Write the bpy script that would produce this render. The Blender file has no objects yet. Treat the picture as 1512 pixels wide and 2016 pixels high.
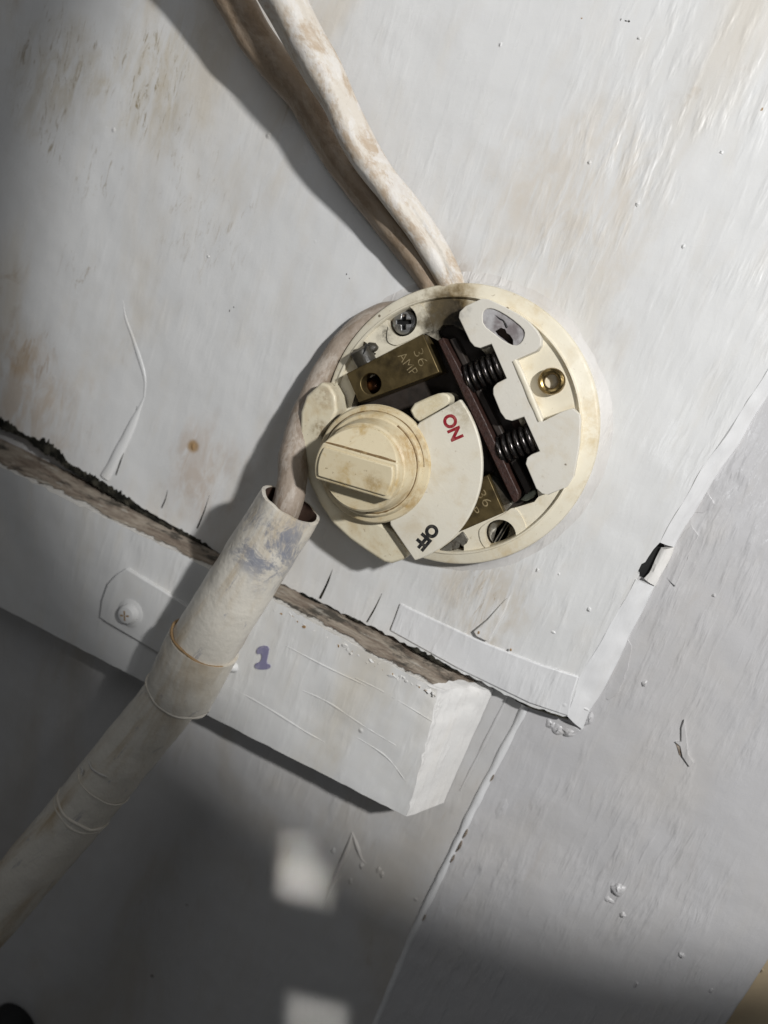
import bpy, bmesh, math, random
import numpy as np
from mathutils import Vector, Matrix, noise
random.seed(7)
R = math.radians
S = 0.001                                   # all lengths below are millimetres
col = bpy.context.scene.collection
scene = bpy.context.scene

# ------------------------------------------------------------------ camera
FP = 1514.0                                 # focal length in photo pixels (1512 x 2016)
FOOT, DISC, RIMW, DEPTH = (1250, 760), (920, 834), 13.5, 269.0
def ray(p): return np.array([(p[0]-756)/FP, -(p[1]-1008)/FP, -1.0])
NRM = -ray(FOOT)/np.linalg.norm(ray(FOOT))
DIST = float(np.dot(ray(DISC)*DEPTH, -NRM))+RIMW
def hit(p, w):
    q = ray(p); return q*((DIST-w)/np.dot(q, -NRM))
_a, _b = hit((745, 1240), 5), hit((1120, 1420), 5)
UX = (_b-_a)/np.linalg.norm(_b-_a); VX = np.cross(NRM, UX)
ORG = hit(DISC, RIMW)-NRM*RIMW
def L(p, w):
    """a point of the place, w mm in front of the wall plane: (u right, v up) in mm"""
    q = hit(p, w)-ORG; return (float(q@UX), float(q@VX))
def W3(u, v, w): return Vector((u*S, -w*S, v*S))       # wall frame -> world (wall stands in XZ, faces -Y)
def P3(p, w): u, v = L(p, w); return W3(u, v, w)

cd = bpy.data.cameras.new('camera'); cam = bpy.data.objects.new('camera', cd); col.objects.link(cam)
ax = lambda e: Vector((float(UX@e), -float(NRM@e), float(VX@e)))
cx_, cy_, cz_ = ax(np.array([1., 0, 0])), ax(np.array([0, 1., 0])), ax(np.array([0, 0, 1.]))
co = -ORG; cpos = Vector((float(co@UX)*S, -float(co@NRM)*S, float(co@VX)*S))
cam.matrix_world = Matrix(((cx_.x, cy_.x, cz_.x, cpos.x), (cx_.y, cy_.y, cz_.y, cpos.y), (cx_.z, cy_.z, cz_.z, cpos.z), (0, 0, 0, 1)))
cd.sensor_fit = 'VERTICAL'; cd.sensor_height = 36.0; cd.sensor_width = 27.0
cd.lens = FP/2016*36.0; cd.clip_start = 0.01; cd.clip_end = 50
cd.dof.use_dof = True; cd.dof.focus_distance = 0.262; cd.dof.aperture_fstop = 8.0
scene.camera = cam

# ------------------------------------------------------------------ light
world = bpy.data.worlds.new('World'); scene.world = world; world.use_nodes = True
bg = world.node_tree.nodes['Background']
bg.inputs[0].default_value = (0.95, 0.97, 1.0, 1); bg.inputs[1].default_value = 0.045
IR = Vector((0.90, 0, 0.40)); ID = Vector((0.36, 0, -0.93))    # the photograph's right / down, in the wall
D0 = W3(0, 0, 5)
def aim(o, target):
    d = (target-o.location).normalized(); o.rotation_euler = d.to_track_quat('-Z', 'Y').to_euler()
def lamp(name, kind, loc, target, power, color, **kw):
    d = bpy.data.lights.new(name, kind); d.energy = power; d.color = color
    for k, v in kw.items(): setattr(d, k, v)
    o = bpy.data.objects.new(name, d); col.objects.link(o); o.location = loc; aim(o, target); return o
# key: a torch-like lamp beyond the right edge, a little above; its beam ends on the lower wall and at the upper left
lamp('key_lamp', 'SPOT', D0+IR*0.46-ID*0.135+Vector((0, -0.455, 0)), W3(137, 130, 0), 17.0, (1.0, 0.992, 0.985),
     spot_size=R(47.4), spot_blend=0.055, shadow_soft_size=0.018)
# fill: a broad weak lamp above
lamp('fill_lamp', 'AREA', D0-IR*0.12-ID*0.40+Vector((0, -0.36, 0)), P3((560, 760), 5), 0.30, (0.97, 0.98, 1.0), size=0.26)
# the weak light of the phone itself, beside its lens
lamp('phone_lamp', 'AREA', cpos+IR*0.05+ID*0.045+Vector((0, 0.03, 0)), P3((1230, 1080), 0), 0.042, (0.95, 0.97, 1.0), size=0.03)
# slivers of light that fall on the lower wall
def sliver(name, px, sx, sy, power, roll):
    o = lamp(name, 'AREA', P3(px, 0)+Vector((0.10, -0.42, 0.16)), P3(px, 0), power, (1.0, 0.97, 0.92), shape='RECTANGLE', size=sx, size_y=sy, spread=R(1.5))
    o.rotation_euler.rotate_axis('Z', R(roll))
sliver('sliver_lamp', (600, 1738), .024, .020, .00060, 17)
sliver('sliver_lamp', (585, 1705), .015, .028, .00050, 17)
sliver('sliver_lamp', (622, 2022), .026, .026, .00090, 17)
vs = scene.view_settings; vs.view_transform = 'Standard'; vs.look = 'None'; vs.exposure = 0.0; vs.gamma = 1.0; vs.use_curve_mapping = False
scene.render.engine = 'CYCLES'
scene.render.resolution_x = 768; scene.render.resolution_y = 1024

# ------------------------------------------------------------------ materials
class NT:
    def __init__(s, name):
        s.m = bpy.data.materials.new(name); s.m.use_nodes = True; s.t = s.m.node_tree; s.n = s.t.nodes; s.b = s.n['Principled BSDF']
    def new(s, t, **kw):
        x = s.n.new(t)
        for k, v in kw.items(): setattr(x, k, v)
        return x
    def link(s, a, b): s.t.links.new(a, b)
    def pos(s): return s.new('ShaderNodeNewGeometry').outputs['Position']
    def uv(s): return s.new('ShaderNodeUVMap').outputs['UV']
    def map(s, v, scale, rot=(0, 0, 0), loc=(0, 0, 0)):
        x = s.new('ShaderNodeMapping'); x.inputs['Scale'].default_value = scale; x.inputs['Rotation'].default_value = rot; x.inputs['Location'].default_value = loc
        s.link(v, x.inputs['Vector']); return x.outputs[0]
    def noise(s, v, scale=1, detail=3, rough=.55, dist=0):
        x = s.new('ShaderNodeTexNoise'); x.inputs['Scale'].default_value = scale; x.inputs['Detail'].default_value = detail
        x.inputs['Roughness'].default_value = rough; x.inputs['Distortion'].default_value = dist
        s.link(v, x.inputs['Vector']); return x.outputs['Fac']
    def ramp(s, f, lo, hi, a=0., b=1.):
        x = s.new('ShaderNodeMapRange'); x.interpolation_type = 'SMOOTHSTEP'
        for i, v in enumerate((lo, hi, a, b)): x.inputs[i+1].default_value = v
        s.link(f, x.inputs[0]); return x.outputs[0]
    def math(s, op, a, b=None):
        x = s.new('ShaderNodeMath', operation=op)
        for i, v in enumerate((a, b)):
            if v is None: continue
            if isinstance(v, (int, float)): x.inputs[i].default_value = v
            else: s.link(v, x.inputs[i])
        return x.outputs[0]
    def mix(s, f, a, b):
        x = s.new('ShaderNodeMix', data_type='RGBA')
        for sock, v in ((x.inputs[0], f), (x.inputs[6], a), (x.inputs[7], b)):
            if isinstance(v, (int, float)): sock.default_value = v
            elif isinstance(v, tuple): sock.default_value = (*v, 1)
            else: s.link(v, sock)
        return x.outputs[2]
    def near(s, c, r0, r1, wob=0.0, sc=200):
        """1 inside r0 of world point c, 0 beyond r1 (metres), with an uneven edge"""
        p = s.pos(); d = s.new('ShaderNodeVectorMath', operation='DISTANCE'); s.link(p, d.inputs[0]); d.inputs[1].default_value = c
        o = d.outputs['Value']
        if wob: o = s.math('ADD', o, s.math('MULTIPLY', s.math('SUBTRACT', s.noise(p, sc, 4), 0.5), wob))
        return s.ramp(o, r0, r1, 1., 0.)
    def bump(s, h, strength, dist, prev=None):
        x = s.new('ShaderNodeBump'); x.inputs['Strength'].default_value = strength; x.inputs['Distance'].default_value = dist
        s.link(h, x.inputs['Height'])
        if prev is not None: s.link(prev, x.inputs['Normal'])
        return x.outputs[0]
    def done(s, color, rough=.5, normal=None, metal=0., spec=.5, coat=0):
        for sock, v in ((s.b.inputs['Base Color'], color), (s.b.inputs['Roughness'], rough), (s.b.inputs['Metallic'], metal)):
            if isinstance(v, tuple): sock.default_value = (*v, 1)
            elif isinstance(v, (int, float)): sock.default_value = v
            else: s.link(v, sock)
        s.b.inputs['Specular IOR Level'].default_value = spec
        if coat: s.b.inputs['Coat Weight'].default_value = coat
        if normal is not None: s.link(normal, s.b.inputs['Normal'])
        return s.m

def wall_paint(name, base, stain, stain2, amt=.5, brush=1.0, rough=.42, seed=0, spots=(), rot=0, calm=None, smears=()):
    t = NT(name); p = t.pos(); off = (seed*3.1, seed*1.7, seed*.9)
    a = t.ramp(t.noise(t.map(p, (22, 22, 9), loc=off, rot=(0, R(-20), 0)), 1, 5, .6, .6), .46, .72)
    b = t.ramp(t.noise(t.map(p, (70, 70, 24), loc=off, rot=(0, R(-25), 0)), 1, 6, .65, 1.0), .60, .74)
    c = t.mix(t.math('MULTIPLY', a, amt), base, stain)
    c = t.mix(t.math('MULTIPLY', t.math('MULTIPLY', b, a), amt*1.1), c, stain2)
    fine = t.noise(t.map(p, (120, 120, 45), rot=(0, R(rot), 0)), 1, 5)
    c = t.mix(t.ramp(fine, .5, .8, 0, .18), c, stain)
    v = t.new('ShaderNodeTexVoronoi'); v.inputs['Scale'].default_value = 62; t.link(t.map(p, (1, 1, 1), loc=off), v.inputs['Vector'])
    sel = t.new('ShaderNodeTexWhiteNoise'); t.link(v.outputs['Position'], sel.inputs['Vector'])
    keep = t.ramp(sel.outputs['Value'], .80, .84)
    speck = t.math('MULTIPLY', t.ramp(v.outputs['Distance'], .03, .06, 1., 0.), t.ramp(sel.outputs['Value'], .93, .95))
    c = t.mix(t.math('MULTIPLY', speck, .8), c, (.10, .07, .04))
    for (px, w, r0, r1, cc, k) in spots:
        c = t.mix(t.math('MULTIPLY', t.math('MULTIPLY', t.near(P3(px, w), r0*S, r1*S, r1*S*1.1, 90), t.ramp(t.noise(t.map(p, (150, 150, 45), rot=(0, R(-8), 0)), 1, 6, .7, .8), .36, .62, .12 if r1 > 5 else 1., 1.)), k), c, cc)
    for (px, w, r0, r1, cc, k) in smears:
        g = t.ramp(t.noise(t.map(p, (330, 330, 75), rot=(0, R(8), 0)), 1, 7, .75, 1.5), .55, .66)
        c = t.mix(t.math('MULTIPLY', t.math('MULTIPLY', t.near(P3(px, w), r0*S, r1*S, r1*S, 70), g), k), c, cc)
    # relief: soft undulation, brush strokes in two directions, nibs
    n = t.bump(t.noise(p, 38, 2, .45), .42, .004)
    wob = t.new('ShaderNodeVectorMath', operation='ADD'); nz = t.new('ShaderNodeTexNoise'); nz.inputs['Scale'].default_value = 45; t.link(p, nz.inputs['Vector'])
    sc_ = t.new('ShaderNodeVectorMath', operation='SCALE'); sc_.inputs['Scale'].default_value = .003; t.link(nz.outputs['Color'], sc_.inputs[0]); t.link(p, wob.inputs[0]); t.link(sc_.outputs[0], wob.inputs[1]); pw = wob.outputs[0]
    s1 = t.ramp(t.noise(t.map(pw, (270, 270, 48), rot=(0, R(rot), 0)), 1, 3, .5), .42, .8)
    s2 = t.ramp(t.noise(t.map(pw, (250, 250, 60), rot=(0, R(rot-48), 0), loc=(4, 2, 1)), 1, 3, .5), .42, .8)
    m = t.ramp(t.noise(t.map(p, (14, 14, 14), loc=off), 1, 2), .42, .6)
    sm = t.new('ShaderNodeMix'); t.link(m, sm.inputs[0]); t.link(s1, sm.inputs[2]); t.link(s2, sm.inputs[3])
    patch = t.ramp(t.noise(t.map(p, (26, 26, 26), loc=off), 1, 3), .35, .65, .25, 1.)
    hgt = t.math('MULTIPLY', sm.outputs[0], patch)
    if calm:                                  # the brushwork is heavier towards the right of the board
        sx = t.new('ShaderNodeSeparateXYZ'); t.link(p, sx.inputs[0]); hgt = t.math('MULTIPLY', hgt, t.ramp(sx.outputs[0], calm[0]*S, calm[1]*S, .22, 1.))
    n = t.bump(hgt, .42*brush, .0012, n)
    n = t.bump(t.noise(p, 330, 4, .6), .09*brush, .0009, n)
    nib = t.math('MULTIPLY', t.ramp(v.outputs['Distance'], .0, .085, 1., 0.), keep)
    n = t.bump(nib, .6, .0009, n)
    return t.done(c, t.ramp(t.noise(p, 60, 3), .3, .7, rough-.08, rough+.12), n, spec=.45)

WHITE, STAIN, STAIN2 = (.70, .685, .65), (.60, .53, .42), (.33, .23, .12)
M = {}
M['board'] = wall_paint('board_paint', (.695, .697, .69), STAIN, STAIN2, .55, .8, .31, 1, spots=[
    ((380, 878), 5, 1.0, 3.0, (.34, .20, .06), .9), ((45, 690), 5, 3, 14, (.40, .26, .11), .7), ((300, 150), 5, 6, 34, (.47, .38, .22), .45),
    ((110, 160), 5, 5, 30, (.42, .34, .2), .45), ((60, 800), 5, 8, 40, (.50, .38, .26), .55), ((400, 930), 5, 6, 26, (.46, .34, .24), .5),
    ((950, 1180), 5, 6, 26, (.52, .43, .30), .5), ((1120, 400), 5, 12, 40, (.62, .54, .43), .5), ((895, 540), 5, 2, 16, (.36, .30, .24), .6),
    ((1190, 690), 5, 3, 12, (.45, .42, .40), .5)], calm=(-110, 20), smears=[
    ((105, 130), 5, 6, 32, (.24, .18, .10), .8), ((290, 150), 5, 5, 26, (.26, .2, .1), .8), ((195, 330), 5, 3, 18, (.26, .2, .1), .7), ((155, 520), 5, 3, 16, (.26, .18, .08), .75),
    ((90, 300), 5, 3, 16, (.26, .2, .1), .7), ((60, 700), 5, 3, 20, (.32, .2, .1), .8), ((330, 260), 5, 4, 24, (.3, .24, .14), .5), ((400, 420), 5, 8, 40, (.34, .28, .19), .4), ((960, 1170), 5, 3, 20, (.36, .26, .14), .6)])
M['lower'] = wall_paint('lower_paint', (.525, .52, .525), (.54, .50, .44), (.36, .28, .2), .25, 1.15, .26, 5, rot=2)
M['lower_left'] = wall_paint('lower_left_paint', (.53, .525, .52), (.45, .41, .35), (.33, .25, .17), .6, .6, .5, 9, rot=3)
M['tape'] = wall_paint('tape_paint', (.71, .712, .715), (.60, .56, .5), (.42, .34, .25), .25, .9, .38, 3)
M['batten'] = wall_paint('batten_paint', (.69, .69, .68), (.60, .53, .40), (.42, .30, .16), .5, .5, .42, 12, rot=88)
M['beyond'] = wall_paint('beyond_paint', (.62, .50, .33), (.4, .3, .2), (.3, .2, .1), .3, .3, .6, 20)
M['dust'] = wall_paint('dusty_paint', (.62, .605, .585), (.46, .41, .34), (.25, .2, .14), .7, 1.4, .6, 7)
M['chalk'] = wall_paint('broken_paint', (.76, .75, .73), (.7, .62, .5), (.4, .28, .16), .2, 1.6, .6, 30)

def make_bare():
    t = NT('dirty_bare_timber'); p = t.pos()
    a = t.noise(t.map(p, (60, 200, 260)), 1, 6, .65, .5)
    c = t.mix(t.ramp(a, .35, .65), (.20, .155, .12), (.40, .345, .28))
    m = t.ramp(t.noise(t.map(p, (55, 90, 90), loc=(3, 1, 2)), 1, 6, .7), .50, .62)
    c = t.mix(t.math('MULTIPLY', m, .85), c, (.045, .042, .035))
    g = t.ramp(t.noise(t.map(p, (90, 260, 120), loc=(8, 1, 5)), 1, 5, .65), .57, .66)
    c = t.mix(t.math('MULTIPLY', g, .7), c, (.50, .47, .41))
    sx = t.new('ShaderNodeSeparateXYZ'); t.link(p, sx.inputs[0])       # paint lapped over the front arris, broken along its edge
    lap = t.math('ADD', t.math('MULTIPLY', sx.outputs[1], -1.0), t.math('MULTIPLY', t.math('SUBTRACT', t.noise(t.map(p, (110, 40, 40)), 1, 7, .7), .5), .012))
    c = t.mix(t.ramp(lap, .0170, .0180), c, (.66, .64, .60))
    return t.done(c, .8, t.bump(t.ramp(lap, .0166, .0182), .8, .0012, t.bump(t.noise(t.map(p, (200, 500, 500)), 1, 5, .7), .9, .0016)), spec=.25)
M['bare'] = make_bare()
def make_mould_shade():
    t = NT('black_mould_shade'); p = t.pos()
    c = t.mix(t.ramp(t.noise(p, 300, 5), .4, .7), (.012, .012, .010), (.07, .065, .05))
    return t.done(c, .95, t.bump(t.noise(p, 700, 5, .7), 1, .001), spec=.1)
M['mould_shade'] = make_mould_shade()

def ivory(name, base, grime=.35, spots=(), rough=.42, sc=90):
    t = NT(name); p = t.pos()
    a = t.ramp(t.noise(p, sc, 6, .65, .4), .48, .74)
    b = t.ramp(t.noise(p, sc*6, 5, .7, .3), .62, .74)
    c = t.mix(t.math('MULTIPLY', a, grime), base, (.50, .36, .16))
    c = t.mix(t.math('MULTIPLY', b, grime*1.1), c, (.20, .13, .055))
    v = t.new('ShaderNodeTexVoronoi'); v.inputs['Scale'].default_value = 190; t.link(p, v.inputs['Vector'])
    sel = t.new('ShaderNodeTexWhiteNoise'); t.link(v.outputs['Position'], sel.inputs['Vector'])
    c = t.mix(t.math('MULTIPLY', t.ramp(v.outputs['Distance'], .06, .12, 1., 0.), t.ramp(sel.outputs['Value'], .90, .92, 0, .85)), c, (.09, .055, .02))
    for (px, w, r0, r1, cc, k) in spots:
        c = t.mix(t.math('MULTIPLY', t.math('MULTIPLY', t.near(P3(px, w), r0*S, r1*S, r1*S*.9, 260), t.ramp(t.noise(p, 420, 7, .75), .36, .62, .8 if k > .9 else .12, 1.)), k), c, cc)
    n = t.bump(t.noise(p, 260, 3), .15, .0006)
    n = t.bump(t.noise(p, 1500, 4), .12, .0003, n)
    return t.done(c, t.ramp(t.noise(p, 150, 4), .3, .7, rough-.06, rough+.16), n, spec=.45)
SOOT = [((892, 602), 12, 4, 12, (.20, .125, .03), .95), ((880, 632), 12, 6.0, 12.5, (.014, .011, .007), 1.0), ((845, 600), 12, 2, 12, (.25, .19, .1), .45)]
M['ivory'] = ivory('aged_ivory', (.76, .705, .565), .46, SOOT+[((760, 655), 12.5, 1, 5, (.05, .04, .025), .8), ((1175, 840), 12, 2, 16, (.56, .42, .2), .5), ((1000, 1085), 10, 2, 18, (.58, .44, .22), .35), ((1060, 575), 10, 2, 16, (.56, .43, .22), .4)])
M['housing'] = ivory('matt_grey_ivory', (.68, .65, .575), .28, SOOT[1:2], .6)
M['body'] = ivory('body_ivory', (.71, .65, .49), .6, [((627, 845), 24, 1, 5, (.2, .12, .03), .7), ((640, 780), 22, 1, 7, (.28, .17, .07), .6), ((850, 790), 22, 2, 6, (.5, .4, .2), .5)])
M['dial'] = ivory('dial_ivory', (.73, .69, .585), .32, [((915, 815), 27, 1, 8, (.42, .36, .24), .6), ((885, 795), 27, 1, 6, (.42, .36, .26), .5)], .38)
M['knob'] = ivory('knob_ivory', (.67, .58, .395), 1.0, [((815, 880), 34, 3, 11, (.40, .24, .08), .75), ((735, 950), 46, 1, 4.5, (.3, .19, .06), .6), ((805, 985), 30, 2, 9, (.4, .26, .1), .6), ((660, 960), 46, .5, 5, (.38, .27, .1), .5), ((740, 800), 29, 2, 9, (.42, .31, .15), .45)], .40, 130)

def make_membrane():
    t = NT('grey_membrane'); p = t.pos()
    c = t.mix(t.ramp(t.noise(p, 170, 4), .38, .62), (.20, .175, .175), (.43, .42, .42))
    return t.done(c, .75, t.bump(t.noise(p, 600, 4), .4, .0006))
M['membrane'] = make_membrane()
def metal(name, base, rough, tint=None, amt=.5, sc=300, met=.9, bump=.1):
    t = NT(name); p = t.pos()
    c = t.mix(t.ramp(t.noise(p, sc, 5, .6), .45, .7, 0, amt), base, tint or tuple(x*.4 for x in base))
    return t.done(c, t.ramp(t.noise(p, sc*1.6, 4), .3, .7, rough-.08, rough+.14), t.bump(t.noise(p, sc*3, 4), bump, .0004), met)
M['brass'] = metal('tarnished_brass', (.15, .11, .048), .46, (.065, .048, .024), .85, 150, .75, .25)
M['bush'] = metal('bright_brass', (.27, .195, .085), .26, (.2, .13, .05), .5, 300, .95)
M['engrave'] = metal('engraved_brass', (.55, .44, .25), .35, (.16, .12, .055), .95, 420, .6)
M['copper'] = metal('dark_copper', (.10, .045, .025), .3, (.03, .015, .01), .6, 300, .9)
M['steel'] = metal('dark_spring_steel', (.10, .092, .088), .27, (.035, .03, .03), .5, 400, .95)
M['screw'] = metal('zinc_screw', (.34, .34, .34), .36, (.12, .11, .10), .6, 420, .85, .3)
M['oldscrew'] = metal('dull_screw', (.24, .225, .19), .5, (.08, .06, .04), .7, 420, .7, .4)
M['terminal'] = metal('oxidised_screw', (.045, .040, .030), .42, (.014, .012, .010), .7, 380, 0., .5)
M['dark'] = metal('shade_dark_bakelite', (.028, .020, .015), .6, (.010, .008, .006), .7, 200, 0.)  # bakelite taken down to near black to carry the well's shade
M['fibre'] = metal('red_brown_fibre', (.038, .015, .010), .5, (.018, .008, .006), .75, 520, 0., .5)
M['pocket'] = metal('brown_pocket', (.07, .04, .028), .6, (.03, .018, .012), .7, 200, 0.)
M['black'] = metal('black_hole_shade', (.006, .006, .006), .8, None, 0, 100, 0.)  # flat black in place of the shade inside holes and slots
M['red'] = metal('red_print', (.27, .010, .020), .45, (.42, .16, .14), .55, 700, 0.)
M['ink'] = metal('black_print', (.012, .012, .013), .5, (.12, .11, .09), .5, 800, 0.)
M['pen'] = metal('blue_pen', (.22, .21, .33), .6, (.40, .39, .45), .9, 260, 0.)
M['verdigris'] = metal('pale_green_plastic', (.34, .37, .29), .5, (.2, .22, .17), .4, 200, 0.)
M['rubber'] = metal('black_rubber', (.012, .012, .012), .6, None, 0, 100, 0.)

def sheath(name, base, brown, white, amt, wamt):
    t = NT(name); uv = t.uv(); p = t.pos()
    a = t.ramp(t.noise(t.map(uv, (.055, .45, 1)), 1, 8, .75, .4), .46, .60)
    b = t.ramp(t.noise(t.map(uv, (.09, .7, 1), loc=(5, 2, 0)), 1, 8, .75, .4), .50, .58)
    c = t.mix(t.math('MULTIPLY', a, amt), base, brown)
    c = t.mix(t.math('MULTIPLY', b, wamt), c, white)
    k = t.ramp(t.noise(t.map(uv, (.12, 2.4, 1), loc=(1, 7, 0)), 1, 5, .7, 1), .66, .72)
    c = t.mix(t.math('MULTIPLY', k, .6), c, (.09, .06, .04))
    n = t.bump(t.noise(t.map(uv, (.06, .5, 1)), 1, 4, .55), .5, .0014)
    n = t.bump(t.noise(p, 500, 5, .6), .35, .0008, n)
    return t.done(c, .5, n, spec=.4)
M['cable'] = sheath('painted_sheath', (.66, .61, .535), (.42, .30, .185), (.73, .71, .68), .7, .65)
M['cable2'] = sheath('dirty_shaded_sheath', (.34, .26, .185), (.20, .14, .09), (.46, .40, .33), .6, .25)  # dirty brown, darkened further for the shade of the front cable
M['tail'] = sheath('tail_sheath', (.34, .28, .225), (.20, .145, .10), (.52, .47, .41), .6, .5)
def make_pipe():
    t = NT('painted_conduit'); uv = t.uv(); p = t.pos()
    a = t.ramp(t.noise(t.map(uv, (.016, .5, 1)), 1, 5, .6, .5), .45, .66)
    c = t.mix(t.math('MULTIPLY', a, .85), (.67, .635, .56), (.43, .33, .20))
    b = t.ramp(t.noise(t.map(uv, (.03, .7, 1), loc=(3, 4, 0)), 1, 6, .7, 1.6), .60, .70)
    c = t.mix(t.math('MULTIPLY', b, .6), c, (.21, .22, .27))
    k = t.math('MULTIPLY', t.near(P3((545, 1085), 43), .004, .024, .022, 120), t.ramp(t.noise(t.map(p, (90, 90, 60)), 1, 7, .75, 1.2), .46, .6))
    c = t.mix(t.math('MULTIPLY', k, .9), c, (.22, .235, .285))
    n = t.bump(t.noise(p, 70, 4, .6), .6, .0016)
    n = t.bump(t.noise(p, 420, 4, .6), .3, .0007, n)
    return t.done(c, .32, n, spec=.5)
M['pipe'] = make_pipe()
M['grime'] = metal('greasy_grime', (.19, .12, .05), .6, (.40, .29, .14), .8, 500, 0., .4)
M['rust'] = metal('rusty_line', (.36, .23, .11), .7, (.2, .12, .06), .6, 300, 0.)

# ------------------------------------------------------------------ builders
def tag(o, label=None, cat=None, group=None, kind=None):
    if label: o['label'] = label
    if cat: o['category'] = cat
    if group: o['group'] = group
    if kind: o['kind'] = kind
    return o
def thing(name, loc, label, cat, group=None):
    o = bpy.data.objects.new(name, None); col.objects.link(o); o.location = loc; o.empty_display_size = .01
    return tag(o, label, cat, group)
def wloc(o):
    v = Vector((0, 0, 0))
    while o is not None: v = v+o.location; o = o.parent
    return v
def finish(name, me, mats, parent=None, smooth=40, origin=None):
    for m in (mats if isinstance(mats, (list, tuple)) else [mats]): me.materials.append(M[m])
    for p in me.polygons: p.use_smooth = True
    me.set_sharp_from_angle(angle=R(smooth))
    o = bpy.data.objects.new(name, me); col.objects.link(o)
    if parent is not None: o.parent = parent; base = wloc(parent)
    else: base = Vector((0, 0, 0))
    c = origin if origin is not None else sum((v.co for v in me.vertices), Vector())/max(1, len(me.vertices))
    me.transform(Matrix.Translation(-c)); o.location = c-base
    return o
def bev(o, width, seg=2, ang=35):
    if width:
        b = o.modifiers.new('bevel', 'BEVEL'); b.width = width*S; b.segments = seg; b.limit_method = 'ANGLE'; b.angle_limit = R(ang); b.use_clamp_overlap = True
    return o
def smooth_poly(pts, it=1):
    for _ in range(it):
        q = []
        for i in range(len(pts)):
            a, b = pts[i], pts[(i+1) % len(pts)]
            q += [(a[0]*.75+b[0]*.25, a[1]*.75+b[1]*.25), (a[0]*.25+b[0]*.75, a[1]*.25+b[1]*.75)]
        pts = q
    return pts
def circle(c, r, n=48, a0=0, a1=360):
    full = abs(a1-a0) >= 359.9
    return [(c[0]+r*math.cos(R(a0+(a1-a0)*i/(n if full else n-1))), c[1]+r*math.sin(R(a0+(a1-a0)*i/(n if full else n-1)))) for i in range(n)]
def plate(name, outer, w0, w1, mat, parent=None, holes=(), bevel=.4, smooth=40, seg=2):
    """a slab in the wall plane from w0 to w1 (w1 may be a function of u,v), with real holes"""
    top = w1 if callable(w1) else (lambda u, v: w1)
    bm = bmesh.new()
    if holes:
        from mathutils.geometry import delaunay_2d_cdt
        V, E = [], []
        for pts in [outer]+list(holes):
            k = len(V); V += [Vector(p) for p in pts]; E += [(k+i, k+(i+1) % len(pts)) for i in range(len(pts))]
        vc, _, tris = delaunay_2d_cdt(V, E, [], 0, 1e-4)[:3]
        def inside(x, y, poly):
            c = False; j = len(poly)-1
            for i in range(len(poly)):
                if (poly[i][1] > y) != (poly[j][1] > y) and x < (poly[j][0]-poly[i][0])*(y-poly[i][1])/(poly[j][1]-poly[i][1])+poly[i][0]: c = not c
                j = i
            return c
        keep = []
        for t in tris:
            x = sum(vc[i].x for i in t)/3; y = sum(vc[i].y for i in t)/3
            if inside(x, y, outer) and not any(inside(x, y, h) for h in holes): keep.append(t)
        used_ = sorted({i for t in keep for i in t}); vm = {i: bm.verts.new(W3(vc[i].x, vc[i].y, top(vc[i].x, vc[i].y))) for i in used_}
        for t in keep: bm.faces.new([vm[i] for i in t])
    else:
        bm.faces.new([bm.verts.new(W3(u, v, top(u, v))) for u, v in outer])
    tf = bm.faces[:]; rim = [e for e in bm.edges if len(e.link_faces) == 1]
    mp = {v: bm.verts.new(Vector((v.co.x, -w0*S, v.co.z))) for v in bm.verts[:]}
    for f in tf: bm.faces.new([mp[v] for v in reversed(f.verts)])
    for e in rim:
        a, b = e.verts; bm.faces.new((a, b, mp[b], mp[a]))
    bmesh.ops.recalc_face_normals(bm, faces=bm.faces[:])
    me = bpy.data.meshes.new(name); bm.to_mesh(me); bm.free()
    return bev(finish(name, me, mat, parent, smooth), bevel, seg)
def lathe(name, c, prof, mat, parent=None, n=72, smooth=35, wob=None):
    """profile of (radius, w) turned about the axis through (u,v)=c, square to the wall"""
    vs, fs = [], []
    for (r, w) in prof:
        for i in range(n):
            a = 2*math.pi*i/n; rr, ww = r, w
            if wob: rr, ww = wob(r, w, a)
            vs.append(W3(c[0]+rr*math.cos(a), c[1]+rr*math.sin(a), ww))
    for k in range(len(prof)-1):
        for i in range(n):
            j = (i+1) % n; fs.append((k*n+i, k*n+j, (k+1)*n+j, (k+1)*n+i))
    if prof[-1][0] > 0 and prof[-1][0] < 1.01*min(p[0] for p in prof[:-1] or prof): pass
    me = bpy.data.meshes.new(name); me.from_pydata(vs, [], fs)
    bm = bmesh.new(); bm.from_mesh(me); bmesh.ops.remove_doubles(bm, verts=bm.verts[:], dist=1e-6); bmesh.ops.recalc_face_normals(bm, faces=bm.faces[:]); bm.to_mesh(me); bm.free()
    return finish(name, me, mat, parent, smooth)
def spline(P, n):
    out = []
    Q = [P[0]*2-P[1]]+list(P)+[P[-1]*2-P[-2]]
    for i in range(1, len(Q)-2):
        for k in range(n):
            t = k/n; a, b, c, d = Q[i-1], Q[i], Q[i+1], Q[i+2]
            out.append(.5*((2*b)+(c-a)*t+(2*a-5*b+4*c-d)*t*t+(3*b-a-3*c+d)*t**3))
    out.append(P[-1].copy()); return out
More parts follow.
